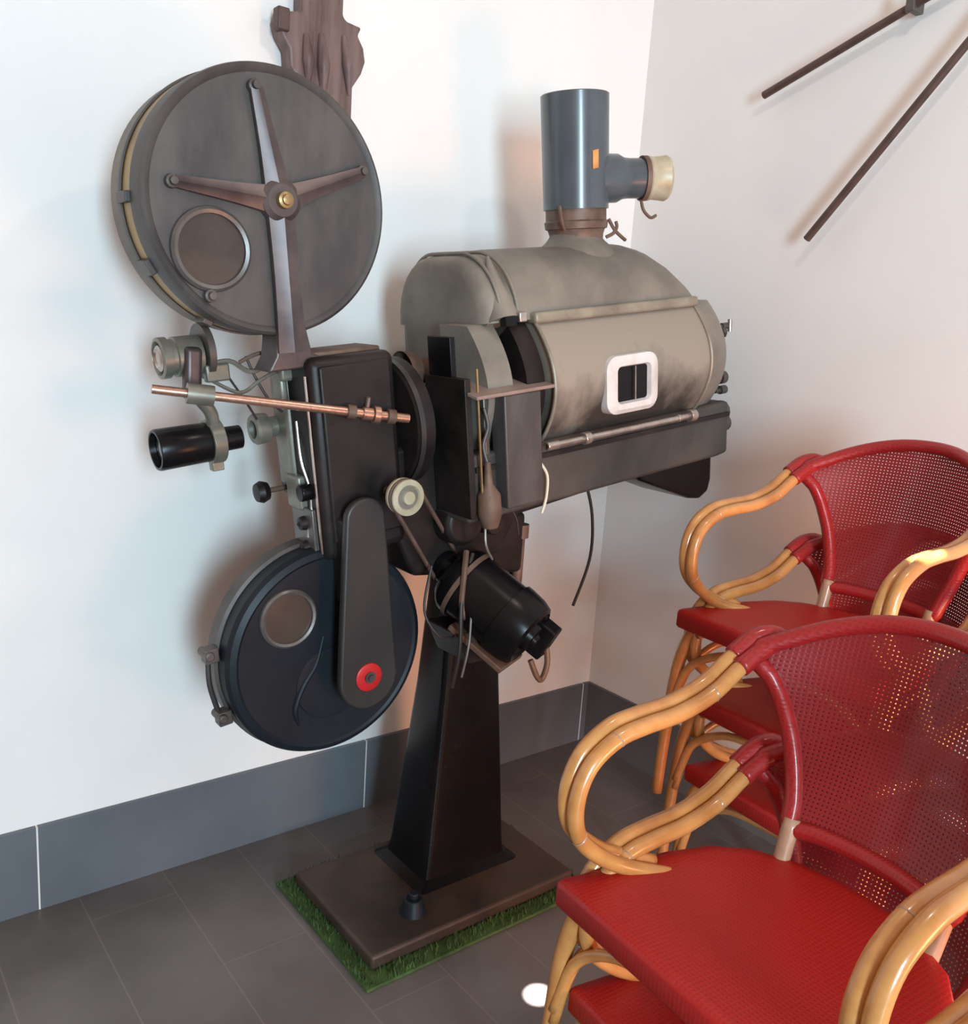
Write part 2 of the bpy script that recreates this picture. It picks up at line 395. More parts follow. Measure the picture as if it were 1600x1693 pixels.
for z in (-.02, -.075):
    b = MB(); b.lathe(tp(-.470, -.43, z), -XA, [(0,.016),(.012,.014),(.014,.006),(.02,0)], 16); P(b, 'screw_knob', M_black, head)
# knobs on a shaft before the head
b = MB(); b.lathe(tp(-.500, -.33, .040), -XA, [(0,.008),(.004,.020),(.018,.025),(.030,.020),(.034,0)], 20); k = P(b, 'focus_knob', M_black, head)
b = MB(); b.cyl(tp(-.505, -.33, .040), tp(-.43, -.33, .040), .006); P(b, 'knob_shaft', M_rust, k)
b = MB(); b.box(tp(-.462, -.40, .045), (.03, .06, .075), RT); P(b, 'gate_bracket', M_olive, head, bevel=.006)
b = MB(); b.cyl(tp(-.485, -.45, .052), tp(-.455, -.45, .052), .018); P(b, 'black_knob', M_blackg, head, bevel=.003)
# lens holder ring
b = MB(); b.lathe(tp(-.455, -.33, .180), -XA, [(0,.022),(.03,.022),(.035,.032),(.06,.034),(.066,.030),(.066,.020),(.05,.018),(.05,0)], 32)
P(b, 'lens_holder', M_olive, head)
b = MB(); b.box(tp(-.452, -.36, .20), (.035, .07, .30), RT); P(b, 'gate_casting', M_olive, head, bevel=.01)
b = MB(); b.box(tp(-.462, -.395, .31), (.045, .05, .05), RT); b.box(tp(-.475, -.39, .27), (.02, .04, .06), RT); P(b, 'film_guide', M_olive, head, bevel=.008)
# projection lens
b = MB(); b.lathe(tp(-.552, -.33, .170), -XA, [(0,0),(0,.025),(.045,.026),(.045,.033),(.060,.036),(.075,.0415),(.176,.0430),(.180,.041),(.180,.036),(.168,.034)], 48)
ln = P(b, 'projection_lens', M_blackg); ln['label'] = 'black lens barrel'
b = MB(); b.lathe(tp(-.552, -.33, .170), -XA, [(.166,.036),(.170,.02),(.172,0)], 32); P(b, 'lens_glass', M_glass, ln)
b = MB(); b.lathe(tp(-.596, -.33, .170), -XA, [(0,.036),(0,.047),(.028,.047),(.028,.040)], 40); b.box(tp(-.61, -.33, .118), (.025, .022, .022), RT)
b.tube([tp(-.612, -.345, .205), tp(-.618, -.355, .235), tp(-.640, -.36, .27), tp(-.652, -.36, .31)], .014, 10)
P(b, 'clamp_ring', M_olive, ln, bevel=.002)
# upper (condenser) lens on its carrier
b = MB(); b.lathe(tp(-.622, -.34, .352), -XA, [(0,0),(0,.040),(.05,.040),(.052,.036),(.062,.036),(.064,.041),(.080,.041),(.082,.034),(.070,.030),(.070,0)], 36)
ul = P(b, 'upper_lens', M_olive, ln)
b = MB(); b.lathe(tp(-.702, -.34, .352), -XA, [(-.012,.028),(.0,.026),(.004,.020),(.0,.016),(-.004,0)], 28); P(b, 'lens_rim', M_silver, ul)
b = MB(); b.lathe(tp(-.618, -.34, .358), XA, [(0,0),(0,.056),(.014,.056),(.014,0)], 32); P(b, 'flange', M_magdark, ul)
b = MB(); b.box(tp(-.652, -.375, .320), (.035, .03, .105), RT @ Matrix.Rotation(.15, 4, 'Y')); P(b, 'carrier', M_spider, ul, bevel=.01)
# copper rod
A = tp(-.755, -.44, .308); B = tp(-.262, -.548, .192)
b = MB(); b.cyl(A, B, .0088, .0100, 20); rod = P(b, 'copper_rod', M_copper); rod['label'] = 'long copper coloured rod'
D = (B-A)
for t, r, l, m in ((.735,.0155,.018,M_rust),(.80,.014,.022,M_copper),(.845,.019,.014,M_copper),(.905,.016,.018,M_rust)):
    b = MB(); b.lathe(A+D*t, D, [(0,.008),(0,r),(l,r),(l,.008)], 20); P(b, 'collar', m, rod, bevel=.001)
b = MB(); b.lathe(A+D*.16-D.normalized()*.02, D, [(0,.010),(0,.020),(.05,.020),(.05,.010)], 20); P(b, 'clamp', M_olive, rod)
b = MB(); b.tube([A+D*.82+Vector((0,0,.015)), A+D*.82+Vector((0,-.005,.035))], .005); P(b, 'set_screw', M_silver, rod)
# linkages
for pts, r, m in (([tp(-.62,-.36,.33),tp(-.57,-.37,.335),tp(-.53,-.38,.31),tp(-.47,-.39,.33)], .005, M_olive),
                  ([tp(-.61,-.36,.30),tp(-.56,-.38,.27),tp(-.52,-.39,.29),tp(-.48,-.40,.31)], .004, M_olive),
                  ([tp(-.53,-.36,.34),tp(-.52,-.37,.30),tp(-.50,-.38,.25),tp(-.48,-.40,.22)], .003, M_wire),
                  ([tp(-.58,-.37,.31),tp(-.55,-.38,.25),tp(-.53,-.38,.21)], .0025, M_wire),
                  ([tp(-.55,-.37,.33),tp(-.51,-.38,.345),tp(-.47,-.39,.34)], .004, M_rust),
                  ([tp(-.46,-.42,.20),tp(-.468,-.44,.12),tp(-.458,-.45,.04),tp(-.47,-.44,-.05)], .0035, M_silver)):
    b = MB(); b.tube(pts, r, 8); P(b, 'linkage', m, head)
b = MB(); b.box(tp(-.60, -.37, .315), (.05, .02, .035), RT); P(b, 'link_plate', M_olive, head, bevel=.004)

# shutter housing behind the head
b = MB(); b.lathe(tp(-.245, -.42, .165), XA, [(0,0),(0,.135),(.008,.145),(.040,.145),(.048,.135),(.060,.09),(.060,0)], 64); P(b, 'shutter_housing', M_black)
b = MB(); b.lathe(tp(-.243, -.42, .165), XA, [(0,.1465),(.012,.1475),(.012,.1400)], 64); P(b, 'housing_band', M_guard)
b = MB(); b.lathe(tp(-.19, -.42, .27), XA, [(0,.05),(.03,.045),(.04,.03),(.075,.028),(.08,.0)], 24); P(b, 'light_cone', M_rust)

# lower magazine
LCN = (-.460, -.312)
b = MB(); b.lathe(tp(LCN[0], -.375, LCN[1]), -YA, [(0,0),(0,.240),(.008,.247),(.045,.247),(.05,.238)], 96)
lm = P(b, 'lower_magazine', M_magdark, smooth=25); lm['label'] = 'lower round film magazine, dark blue'
b = MB(); b.lathe(tp(LCN[0], -.42, LCN[1]), -YA, [(0,.236),(0,.240),(.040,.240),(.052,.234),(.058,.222),(.054,.216),(.054,0)], 96); P(b, 'cover', M_blue, lm, smooth=20)
port(-.553, -.205, -.4755, .056, lm)
for q in ([(-.56,-.33),(-.52,-.31),(-.47,-.30)],):
    pass
b = MB(); rows = []
pts = [(-.475,-.27),(-.50,-.33),(-.535,-.37),(-.56,-.42),(-.555,-.46)]
b.tube([tp(x, -.474, z) for x, z in pts], .009, 10, rr=[.003,.006,.008,.007,.003]); P(b, 'embossed_rib', M_blue, lm)
b = MB(); b.lathe(tp(-.47, -.472, -.385), -YA, [(0,.085),(.004,.082),(.006,.07),(.004,0)], 48); P(b, 'embossed_boss', M_blue, lm)
for x, z in ((-.712,-.255),(-.702,-.403)):
    b = MB(); b.box(tp(x, -.425, z), (.03, .03, .032), RT); b.cyl(tp(x-.008, -.45, z+.004), tp(x-.008, -.40, z+.004), .010); P(b, 'hinge', M_magdark, lm, bevel=.003)
b = MB(); b.tube([tp(-.716,-.42,-.265), tp(-.720,-.42,-.325), tp(-.709,-.42,-.395)], .006, 8); P(b, 'hinge_rod', M_guard, lm)

# drive guard
g = MB()
out = []
for i in range(13):
    a = math.radians(180+i*15-8); out.append((-.414+.0725*math.cos(a), -.365+.0725*math.sin(a)))
for i in range(13):
    a = math.radians(-4+i*15); out.append((-.388+.0475*math.cos(a), .000+.042*math.sin(a)))
g.prism(out, lambda a, c, d: tp(a, d, c), -.555, -.535); gd = P(g, 'drive_guard', M_guard, bevel=.006); gd['label'] = 'grey tapered drive guard with rounded ends'
b = MB(); b.lathe(tp(-.416, -.554, -.360), -YA, [(0,.032),(.004,.032),(.006,.028),(.006,.012)], 32); hb = P(b, 'red_hub', M_red, gd)
b = MB(); b.lathe(tp(-.414, -.556, -.360), -YA, [(0,.013),(.006,.013),(.006,.007),(.012,.007),(.012,0)], 20); P(b, 'axle', M_magdark, hb)
b = MB(); b.box(tp(-.40, -.505, -.10), (.07, .07, .20), RT); P(b, 'guard_mount', M_black, gd, bevel=.008)

# motor, pulley and belt
pc = tp(-.305, -.585, .034)
b = MB(); b.lathe(pc, -YA, [(-.02,0),(-.02,.039),(-.012,.040),(-.006,.033),(0,.033),(.006,.040),(.010,.039),(.012,.028),(.006,.024),(.006,.016),(.014,.014),(.014,0)], 36)
pl = P(b, 'pulley', M_cream)
b = MB(); b.cyl(pc+Vector((0,.16,0)), pc, .010); P(b, 'axle', M_magdark, pl)
b = MB(); b.lathe(pc, -YA, [(.008,.026),(.0085,.016)], 36); P(b, 'pulley_face', M_olive, pl)
mb_ = Vector((-1.025, -.515, .875)); mf = Vector((-.935, -.70, .760)); ax = (mf-mb_).normalized(); ML = (mf-mb_).length
mp_c = mb_+ax*.01-ax*.045
b = MB(); b.lathe(mb_, ax, [(-.055,0),(-.055,.035),(-.05,.038),(-.02,.040),(-.015,.062),(0,.078),(.012,.085),(.03,.088),(.032,.084),(.15,.084),(.152,.090),(.166,.090),(.20,.087),(.222,.080),(.228,.070),(.222,.062),(.222,.036),(.236,.032),(.238,.018),(.246,.016),(.248,0)], 56)
mo = P(b, 'motor', M_blackg, smooth=35); mo['label'] = 'black electric motor'
b = MB(); b.lathe(mb_, ax, [(.028,.0895),(.040,.0895)], 56); P(b, 'motor_band', M_rust, mo)
u_, v_ = MB().frame(ax)
for k in range(4):
    a = math.radians(45+90*k); c = mb_+ax*.205+(u_*math.cos(a)+v_*math.sin(a))*.066
    b = MB(); b.cyl(c, c+ax*.02, .009); P(b, 'motor_bolt', M_black, mo)
b = MB(); b.box(mf-ax*.040+Vector((.066,0,-.030)), (.05, .06, .085), ax.to_track_quat('Y','Z').to_matrix().to_4x4()); P(b, 'terminal_box', M_blackg, mo, bevel=.005)
b = MB(); b.tube([mf-ax*.03+Vector((.03,0,-.075)), mf-ax*.03+Vector((.045,-.01,-.115)), mf-ax*.03+Vector((.062,-.01,-.125)), mf-ax*.03+Vector((.075,-.01,-.09)), mf-ax*.03+Vector((.078,0,-.05))], .007, 8); P(b, 'hook', M_rust, mo)
b = MB(); b.box(mb_+ax*.11+Vector((-.012,.0,-.088)), (.12, .16, .014), ax.to_track_quat('Y','Z').to_matrix().to_4x4()); P(b, 'motor_plate', M_rust, mo, bevel=.003)
b = MB(); b.prism([(-.09,-.02),(.09,-.02),(.05,-.10),(-.05,-.10)], lambda a, c, d: mb_+ax*.06+Vector((a+.02, d, c-.065)), -.03, .10); P(b, 'motor_bracket', M_black, mo, bevel=.004)
b = MB()
bp0 = mb_ - ax*.045
for s_ in (-1, 1):
    d = (bp0-pc); nrm = Vector((d.z, 0, -d.x)).normalized()
    a0 = pc+nrm*s_*.036; a1 = bp0+nrm*s_*.040+Vector((0,-.01,0))
    n2 = d.normalized().cross(Vector((0,1,0))).normalized()
    w = .005
    b.tube([a0, a1], w, 6, sub=1)
rr_ = []
dz_ = Vector((d.x, 0, d.z)).normalized(); b.tube([pc+Vector((0,.004,0))+(nrm*math.cos(math.radians(t))-dz_*math.sin(math.radians(t)))*.037 for t in range(0, 181, 15)], .004, 6, sub=1)
P(b, 'belt', M_belt)
# cables by the motor
for pts, r, m in (([tp(-.15,-.56,-.02), mb_+Vector((.0,-.08,.17)), mb_+Vector((.0,-.10,.10)), mb_+Vector((.03,-.09,.06))], .003, M_olive),
                  ([mb_+Vector((-.005,-.06,.07)), mb_+Vector((-.05,-.09,-.02)), mb_+Vector((-.055,-.10,-.14)), mb_+Vector((-.055,-.08,-.24))], .005, M_wire),
                  ([mb_+Vector((-.09,-.02,.04)), mb_+Vector((-.11,-.03,-.06)), mb_+Vector((-.08,-.05,-.12)), mb_+Vector((-.04,-.05,-.13))], .003, M_wire),
                  ([mb_+Vector((-.03,-.10,-.03)), mb_+Vector((-.045,-.12,-.12)), mb_+Vector((-.06,-.12,-.20))], .003, M_ring),
                  ([mb_+Vector((-.02,-.055,.075)), mb_+Vector((-.045,-.085,.03)), mb_+Vector((-.05,-.09,-.04)), mb_+Vector((-.03,-.09,-.08))], .007, M_rust)):
    b = MB(); b.tube(pts, r, 8); P(b, 'cable', m, mo)

# struts under the lamphouse
b = MB(); b.prism([(-.845,.80),(-.848,1.06),(-.775,1.06),(-.79,.93),(-.76,.86),(-.762,.79),(-.81,.77)], lambda a, c, d: Vector((a, d, c)), -.43, -.38); st = P(b, 'rear_strut', M_blackg, bevel=.005)
b = MB(); b.cyl((-.772, -.44, .80), (-.772, -.44, .945), .014); b.cyl((-.772, -.44, .93), (-.772, -.44, .965), .022); P(b, 'adjusting_screw', M_rust, st)
b = MB(); b.box((-.86, -.41, .92), (.18, .10, .16)); P(b, 'column_head', M_black, bevel=.015)

# ------------------------------------------------ lamphouse
XR = .735
def topz(x):   # height of the hood along its length
    if x < .10: return .53-.115*((.10-x)/.14)**2.2
    if x > .44: return .53-.235*((x-.44)/(XR-.44))**2.1
    return .53
def hood_section(x, grow=0):
    zt = max(topz(x), .335); zb = .375-.11*max(0, (x-.60)/.135); zt = max(zt, zb+.012)
    prof = [(-.19,.10),(-.185,.25),(-.19,zb-.015)]
    if grow: prof = [(-.235,.10),(-.232,.30),(-.225,.36)]
    for i in range(1, 7):
        a = math.radians(90*i/6); prof.append((-.19-.11*math.sin(a)*1.0 - 0, .36+(zt-.36)*math.sin(a)))
    prof[3:] = []
    R = .13
    n = 7
    for i in range(n+1):
        a = math.radians(180-90*i/n); prof.append((-.205-R*(1+math.cos(a)), zb-.015+(zt-zb+.015)*math.sin(a)))
    for i in range(1, n+1):
        a = math.radians(90-90*i/n); prof.append((-.565+.155*(1-math.cos(a))*0 - .0 - .0 + (-(math.sin(math.radians(90*i/n))*.0)) , 0))
    prof = prof[:3+n+1]
    for i in range(0, n+1):
        a = math.radians(90*i/n); prof.append((-.44-.145*math.sin(a), zb+(zt-zb)*math.cos(a)))
    return prof
b = MB(); rows = []
xs = [-.035,-.03,-.015,.01,.04,.08,.12,.2,.3,.4,.46,.52,.57,.62,.66,.70,.72,.732,.735]
for x in xs:
    sec = hood_section(x); sh = 1.0
    if x < 0: sh = .93 if x < -.032 else .975
    if x > .73: sh = .97
    rows.append([tp(x, -.385+(y+.385)*sh, z if z > .3 else z) for y, z in sec])
vs = b.grid(rows)
b.bm.faces.new(vs[0]); b.bm.faces.new(list(reversed(vs[-1])))
lh = P(b, 'lamphouse_hood', M_lamp, smooth=50); lh['label'] = 'dusty grey rounded lamphouse hood'
# front end casting of the hood, stands proud on the far side
b = MB(); rows = []
for x, sh in ((-.062,.80),(-.058,.90),(-.045,.96),(-.025,.99),(.0,.99)):
    sec = hood_section(.06, 1)
    rows.append([tp(x, -.36+(y+.36)*sh, .36+(z-.36)*(sh if z > .36 else 1)) for y, z in sec])
vs = b.grid(rows); b.bm.faces.new(vs[0]); b.bm.faces.new(list(reversed(vs[-1]))); P(b, 'front_casting', M_lamp, lh, smooth=50)
b = MB(); b.cyl(tp(-.006, -.515, .515), tp(-.012, -.572, .375), .004, .040, 24); P(b, 'hood_rib', M_lamp, lh)
# seams over the hood
for x in (-.028, .02):
    sec = hood_section(max(x, .06)); b = MB(); b.tube([tp(x, y*1.0, z+.002) for y, z in sec[2:]], .004, 8, sub=2); P(b, 'seam_bead', M_lamp, lh)
# curved door with bulge
def door_y(z):
    t = (z-.075)/(.372-.075); t = min(max(t, 0), 1)
    return -.548 - .102*math.sin(math.pi*(.10+.86*(1-t)) )**.8 - .012*(1-t)
b = MB(); rows = []
dz = [.075+(.372-.075)*i/18 for i in range(19)]
for x in [.065+(.54)*i/12 for i in range(13)]:
    rows.append([tp(x, door_y(z), z) for z in dz]+[tp(x, -.50, dz[-1]), tp(x, -.50, dz[0])])
vs = b.grid(rows, True); b.bm.faces.new(vs[0]); b.bm.faces.new(list(reversed(vs[-1])))
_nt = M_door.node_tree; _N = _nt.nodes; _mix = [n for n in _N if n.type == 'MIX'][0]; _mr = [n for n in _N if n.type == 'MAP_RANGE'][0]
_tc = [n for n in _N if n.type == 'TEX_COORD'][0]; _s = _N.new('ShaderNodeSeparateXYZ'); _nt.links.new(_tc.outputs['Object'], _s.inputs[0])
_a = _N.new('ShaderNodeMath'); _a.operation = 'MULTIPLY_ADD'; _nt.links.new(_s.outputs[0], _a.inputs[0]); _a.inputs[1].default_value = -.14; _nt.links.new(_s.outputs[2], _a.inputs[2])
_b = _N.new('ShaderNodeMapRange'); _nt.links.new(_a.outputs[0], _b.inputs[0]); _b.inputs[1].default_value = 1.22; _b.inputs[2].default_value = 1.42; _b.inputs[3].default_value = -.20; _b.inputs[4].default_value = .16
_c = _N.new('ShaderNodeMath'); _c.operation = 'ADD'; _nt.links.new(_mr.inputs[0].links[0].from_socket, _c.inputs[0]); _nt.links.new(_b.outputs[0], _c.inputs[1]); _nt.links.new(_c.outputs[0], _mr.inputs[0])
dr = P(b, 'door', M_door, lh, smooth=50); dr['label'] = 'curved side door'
for x in (.062, .606):
    b = MB(); b.tube([tp(x, door_y(z)-.002, z) for z in dz], .0045, 8, sub=1); P(b, 'door_edge', M_strip, lh)
# rear end band beside the door
b = MB(); rows = []
for x, ins in ((.611, .006), (.64, .008), (.68, .016), (.71, .032), (.728, .052), (.734, .075)):
    rows.append([tp(x, door_y(z)+ins, z) for z in dz]+[tp(x, -.45, .372), tp(x, -.45, .075)])
vs = b.grid(rows, True); b.bm.faces.new(vs[0]); b.bm.faces.new(list(reversed(vs[-1]))); P(b, 'rear_band', M_lamp, lh, smooth=50)
# dark gap and frame before the door
b = MB(); rows = []
for x in (.0, .052):
    rows.append([tp(x, door_y(z)+.022, z) for z in dz]+[tp(x, -.45, .372), tp(x, -.45, .075)])
vs = b.grid(rows, True); b.bm.faces.new(vs[0]); b.bm.faces.new(list(reversed(vs[-1]))); P(b, 'door_frame', M_black, lh, smooth=50)
b = MB(); rows = []
for x in (-.10, -.03):
    rows.append([tp(x, door_y(z)+.035, z) for z in dz]+[tp(x, -.45, .372), tp(x, -.45, .075)])
vs = b.grid(rows, True); b.bm.faces.new(vs[0]); b.bm.faces.new(list(reversed(vs[-1]))); P(b, 'curved_frame', M_lamp, lh, smooth=50)
b = MB(); b.box(tp(.335, -.585, .378), (.56, .040, .026), RT); P(b, 'hinge_strip', M_strip, lh, bevel=.008)
b = MB(); b.box(tp(.01, -.605, .385), (.022, .022, .022), RT); P(b, 'catch', M_silver, lh, bevel=.003)
b = MB(); b.box(tp(-.02, -.60, .378), (.03, .02, .02), RT); P(b, 'catch_base', M_blackg, lh)
# lower trough
b = MB(); b.prism([(-.165,-.055),(-.165,.10),(.745,.10),(.745,-.045),(.70,-.050)], lambda a, c, d: tp(a, d, c), -.612, -.20)
tr = P(b, 'lamphouse_trough', M_lampd, bevel=.010)
b = MB(); b.box(tp(.30, -.612, .066), (.88, .012, .012), RT); P(b, 'trough_ledge', M_black, tr)
# door rod
A = tp(.045, -.658, .098); B = tp(.538, -.658, .097)
b = MB(); b.cyl(A, B, .0075, n=16); dr2 = P(b, 'door_rod', M_silver, lh)
for t, r, l in ((-.03,.010,.035),(.20,.015,.020),(.96,.016,.022),(.87,.010,.01)):
    b = MB(); b.lathe(A+(B-A)*t, XA, [(0,.006),(0,r),(l,r),(l,.006)], 16); P(b, 'rod_collar', M_silver, dr2, bevel=.002)
# window
def rrect(cx, cz, w, h, r, n=6):
    o = []
    for sx, sz, a in ((1,1,0),(-1,1,90),(-1,-1,180),(1,-1,270)):
        for k in range(n+1):
            t = math.radians(a+90*k/n); o.append((cx+sx*(w/2-r)+r*math.cos(t), cz+sz*(h/2-r)+r*math.sin(t)))
    return o
wc = (.308, .208); b = MB()
O = rrect(*wc, .178, .140, .034); Mi = rrect(*wc, .152, .116, .026); I = rrect(*wc, .104, .080, .010)
yb = min(door_y(wc[1]-.075+.0075*i) for i in range(21))-.0015
rows = [[tp(a, door_y(c)+.004, c) for a, c in O], [tp(a, yb-.004, c) for a, c in rrect(*wc, .176, .138, .033)], [tp(a, yb-.012, c) for a, c in Mi], [tp(a, yb-.010, c) for a, c in rrect(*wc, .116, .090, .014)], [tp(a, yb+.004, c) for a, c in I]]
b.grid(rows, True); wf = P(b, 'window_frame', M_white, dr, smooth=40)
b = MB(); b.grid([[tp(wc[0]-.053+.106*i/6, yb-.0005, wc[1]-.041+.082*j/8) for i in range(7)] for j in range(9)]); P(b, 'window_pane', M_blackg, wf)
b = MB(); b.box(tp(wc[0]+.006, yb-.006, wc[1]), (.003, .003, .080), RT); P(b, 'window_bar', M_silver, wf)
# front box with open side
b = MB(); b.box(tp(-.030, -.628, .100), (.105, .05, .255), RT); fb = P(b, 'front_box', M_panel, bevel=.004)
b = MB(); b.box(tp(-.158, -.55, .115), (.016, .15, .31), RT); P(b, 'front_wall', M_black, fb, bevel=.002)
b = MB(); b.box(tp(-.158, -.535, .310), (.014, .085, .090), RT); P(b, 'shutter_plate', M_blackg, fb, bevel=.002)
b = MB(); b.box(tp(-.050, -.575, .246), (.22, .17, .008), RT @ Matrix.Rotation(math.radians(10), 4, 'X')); P(b, 'box_lid', M_lid, fb, bevel=.002)
b = MB(); b.box(tp(-.06, -.53, .10), (.18, .03, .27), RT); P(b, 'box_back', M_black, fb)
b = MB(); b.box(tp(-.138, -.632, .12), (.004, .004, .34), RT); P(b, 'edge_strip', M_brass, fb)
b = MB(); b.box(tp(-.10, -.60, .13), (.014, .02, .20), RT); P(b, 'slide', M_ring, fb, bevel=.003)
b = MB(); b.cyl(tp(-.06, -.60, .24), tp(-.06, -.60, .262), .007); P(b, 'screw', M_silver, fb)
b = MB(); b.lathe(tp(-.118, -.63, .085), -ZA, [(0,0),(0,.007),(.05,.010),(.075,.026),(.12,.028),(.15,.018),(.155,0)], 20); P(b, 'lever_grip', M_rust, fb)
b = MB(); b.tube([tp(-.11,-.615,.20), tp(-.105,-.62,.16), tp(-.12,-.62,.12), tp(-.118,-.63,.08)], .004, 8); P(b, 'lever', M_magdark, fb)
# rear knobs
for z, r, l in ((.285,.015,.03),(.300,.009,.045),(.16,.018,.038),(.125,.012,.045),(.065,.030,.035),(.03,.024,.050)):
    b = MB(); b.lathe(tp(.732, -.570, z), XA, [(0,r*.6),(l*.5,r*.6),(l*.5,r),(l,r),(l,0)], 14); P(b, 'rear_knob', M_magdark, lh)
b = MB(); b.box(tp(.742, -.55, .05), (.025, .07, .09), RT); P(b, 'rear_bracket', M_black, lh, bevel=.004)
b = MB(); b.box(tp(.745, -.56, .28), (.03, .05, .018), RT); P(b, 'rear_bracket', M_black, lh, bevel=.004)
b = MB(); b.cyl(tp(.778, -.58, .285), tp(.778, -.58, .318), .006); P(b, 'rear_screw', M_silver, lh)
# black box under the rear end
b = MB(); b.prism([(.40,-.05),(.42,-.07),(.62,-.160),(.665,-.170),(.70,-.155),(.712,-.12),(.712,-.045)], lambda a, c, d: tp(a, d, c), -.585, -.40); P(b, 'underside_box', M_blackg, tr, bevel=.010)
# wires off the trough
b = MB(); b.tube([tp(.30,-.50,-.055), tp(.325,-.50,-.16), tp(.315,-.50,-.28), tp(.25,-.50,-.40)], .0042, 8); P(b, 'hanging_cable', M_wire, tr)
b = MB(); b.tube([tp(.045,-.62,.05), tp(.055,-.63,.02), tp(.05,-.63,-.03), tp(.035,-.63,-.065)], .0035, 8); P(b, 'pale_wire', M_wirew, tr)
b = MB(); b.tube([tp(.005,-.55,-.06), tp(.015,-.56,-.09), tp(.02,-.56,-.13)], .002, 8); P(b, 'loose_wire', M_wire, tr)

# chimney
cb = Vector((-.6405, -.42, 1.675)); ct = Vector((-.688, -.42, 2.02)); ca = (ct-cb)
b = MB(); b.lathe(tp(.352, -.42, .515), ZA, [(-.03,.11),(-.005,.102),(.012,.088),(.024,.074),(.036,.065),(.06,.062)], 40); P(b, 'chimney_boss', M_lamp, lh)
c1 = Vector((-.6445, -.42, 1.70)); ca = (ct-c1); L_ = ca.length
b = MB(); b.lathe(c1, ca, [(-.03,.066),(0,.068),(.012,.072),(.014,.078),(.030,.080),(.034,.076),(.075,.076)], 40)
ch0 = P(b, 'chimney_collar', M_collar)
b = MB(); b.lathe(c1, ca, [(.060,.078),(.060,.0815),(L_,.0835),(L_+.002,.081),(L_-.02,.079)], 64)
ch = P(b, 'chimney_pipe', M_pipe); ch['label'] = 'glossy blue grey vent pipe'
b = MB(); b.lathe(c1, ca, [(L_-.008,.081),(L_-.007,0)], 40); P(b, 'pipe_cap', M_magrim, ch)
bd = (Vector((-.463,-.52,1.853))-Vector((-.60,-.45,1.838)))
bs = Vector((-.645,-.43,1.834))
b = MB(); b.lathe(bs, bd, [(.0,.060),(.085,.058),(.10,.050),(.115,.048),(.170,.048)], 40); P(b, 'pipe_branch', M_pipe, ch)
b = MB(); b.lathe(bs, bd, [(.150,.0495),(.150,.054),(.162,.054),(.162,.0495)], 40); b.tube([bs+bd.normalized()*.156+Vector((0,0,-.05)), bs+bd.normalized()*.158+Vector((.01,0,-.075)), bs+bd.normalized()*.17+Vector((.022,0,-.092)), bs+bd.normalized()*.175+Vector((.035,0,-.085))], .004, 8); P(b, 'hose_clamp', M_rust, ch)
b = MB(); b.lathe(bs, bd, [(.158,.0),(.158,.050),(.166,.054),(.178,.051),(.200,.053),(.212,.055),(.218,.052),(.219,.044),(.206,.04),(.206,0)], 40); P(b, 'branch_collar', M_cream, ch)
# sticker on the pipe
pcx = c1+ca.normalized()*.165; b = MB()
dcam = (Vector((-2.26,-2.14,0))-Vector((pcx.x,pcx.y,0))).normalized(); side = Vector((-dcam.y, dcam.x, 0))
rows = []
for i in range(4):
    a = .50+i*.07; q = []
    for k in range(3): q.append(pcx+ca.normalized()*(k*.021-.02+.002*i)+(dcam*math.cos(a)+side*math.sin(a))*.0842)
    rows.append(q)
b.grid(rows); P(b, 'sticker', M_orange, ch, solid=.0006)
for s_, pts in ((1, [(-.575,-.46,1.745),(-.560,-.47,1.72),(-.545,-.48,1.705),(-.528,-.48,1.698)]), (1, [(-.578,-.46,1.70),(-.562,-.47,1.712),(-.553,-.47,1.728),(-.558,-.47,1.74)]), (-1, [(-.735,-.45,1.755),(-.733,-.46,1.72),(-.722,-.46,1.70)])):
    b = MB(); b.tube(pts, .0045, 8); P(b, 'wire_clip', M_rust, ch0)

# ------------------------------------------------------------------ grass mat
b = MB(); b.box((-.988, -.458, .006), (.690, .462, .008)); gm = b.build('grass_mat_backing', M_grass)
# tufts
gb = MB(); rnd = random.Random(3)
x0, x1, y0, y1 = -1.333, -.643, -.689, -.227
for i in range(5200):
    x = rnd.uniform(x0, x1); y = rnd.uniform(y0, y1)
    if x0+.045 < x < x1-.045 and y0+.045 < y < y1-.045: continue
    if -1.292 < x < -.678 and -.642 < y < -.268: continue
    h = rnd.uniform(.010, .022); a = rnd.uniform(0, 6.28); dx, dy = math.cos(a)*.0022, math.sin(a)*.0022; lx, ly = rnd.uniform(-.008,.008), rnd.uniform(-.008,.008)
    v = [gb.bm.verts.new(p) for p in ((x-dx, y-dy, .008), (x+dx, y+dy, .008), (x+lx*.6+dx*.6, y+ly*.6+dy*.6, .008+h*.6), (x+lx, y+ly, .008+h))]
    gb.bm.faces.new((v[0], v[1], v[2])); gb.bm.faces.new((v[0], v[2], v[3]))
mt = thing('grass_mat', (-.988, -.458, 0), 'green artificial grass mat under the projector base', 'mat')
for o in (gm,):
    o.name = 'backing'; o.parent = mt; o.matrix_parent_inverse = Matrix.Translation((.988, .458, 0))
tf = gb.build('blades', M_grass); tf.parent = mt; tf.matrix_parent_inverse = Matrix.Translation((.988, .458, 0)); tf['kind'] = 'stuff'

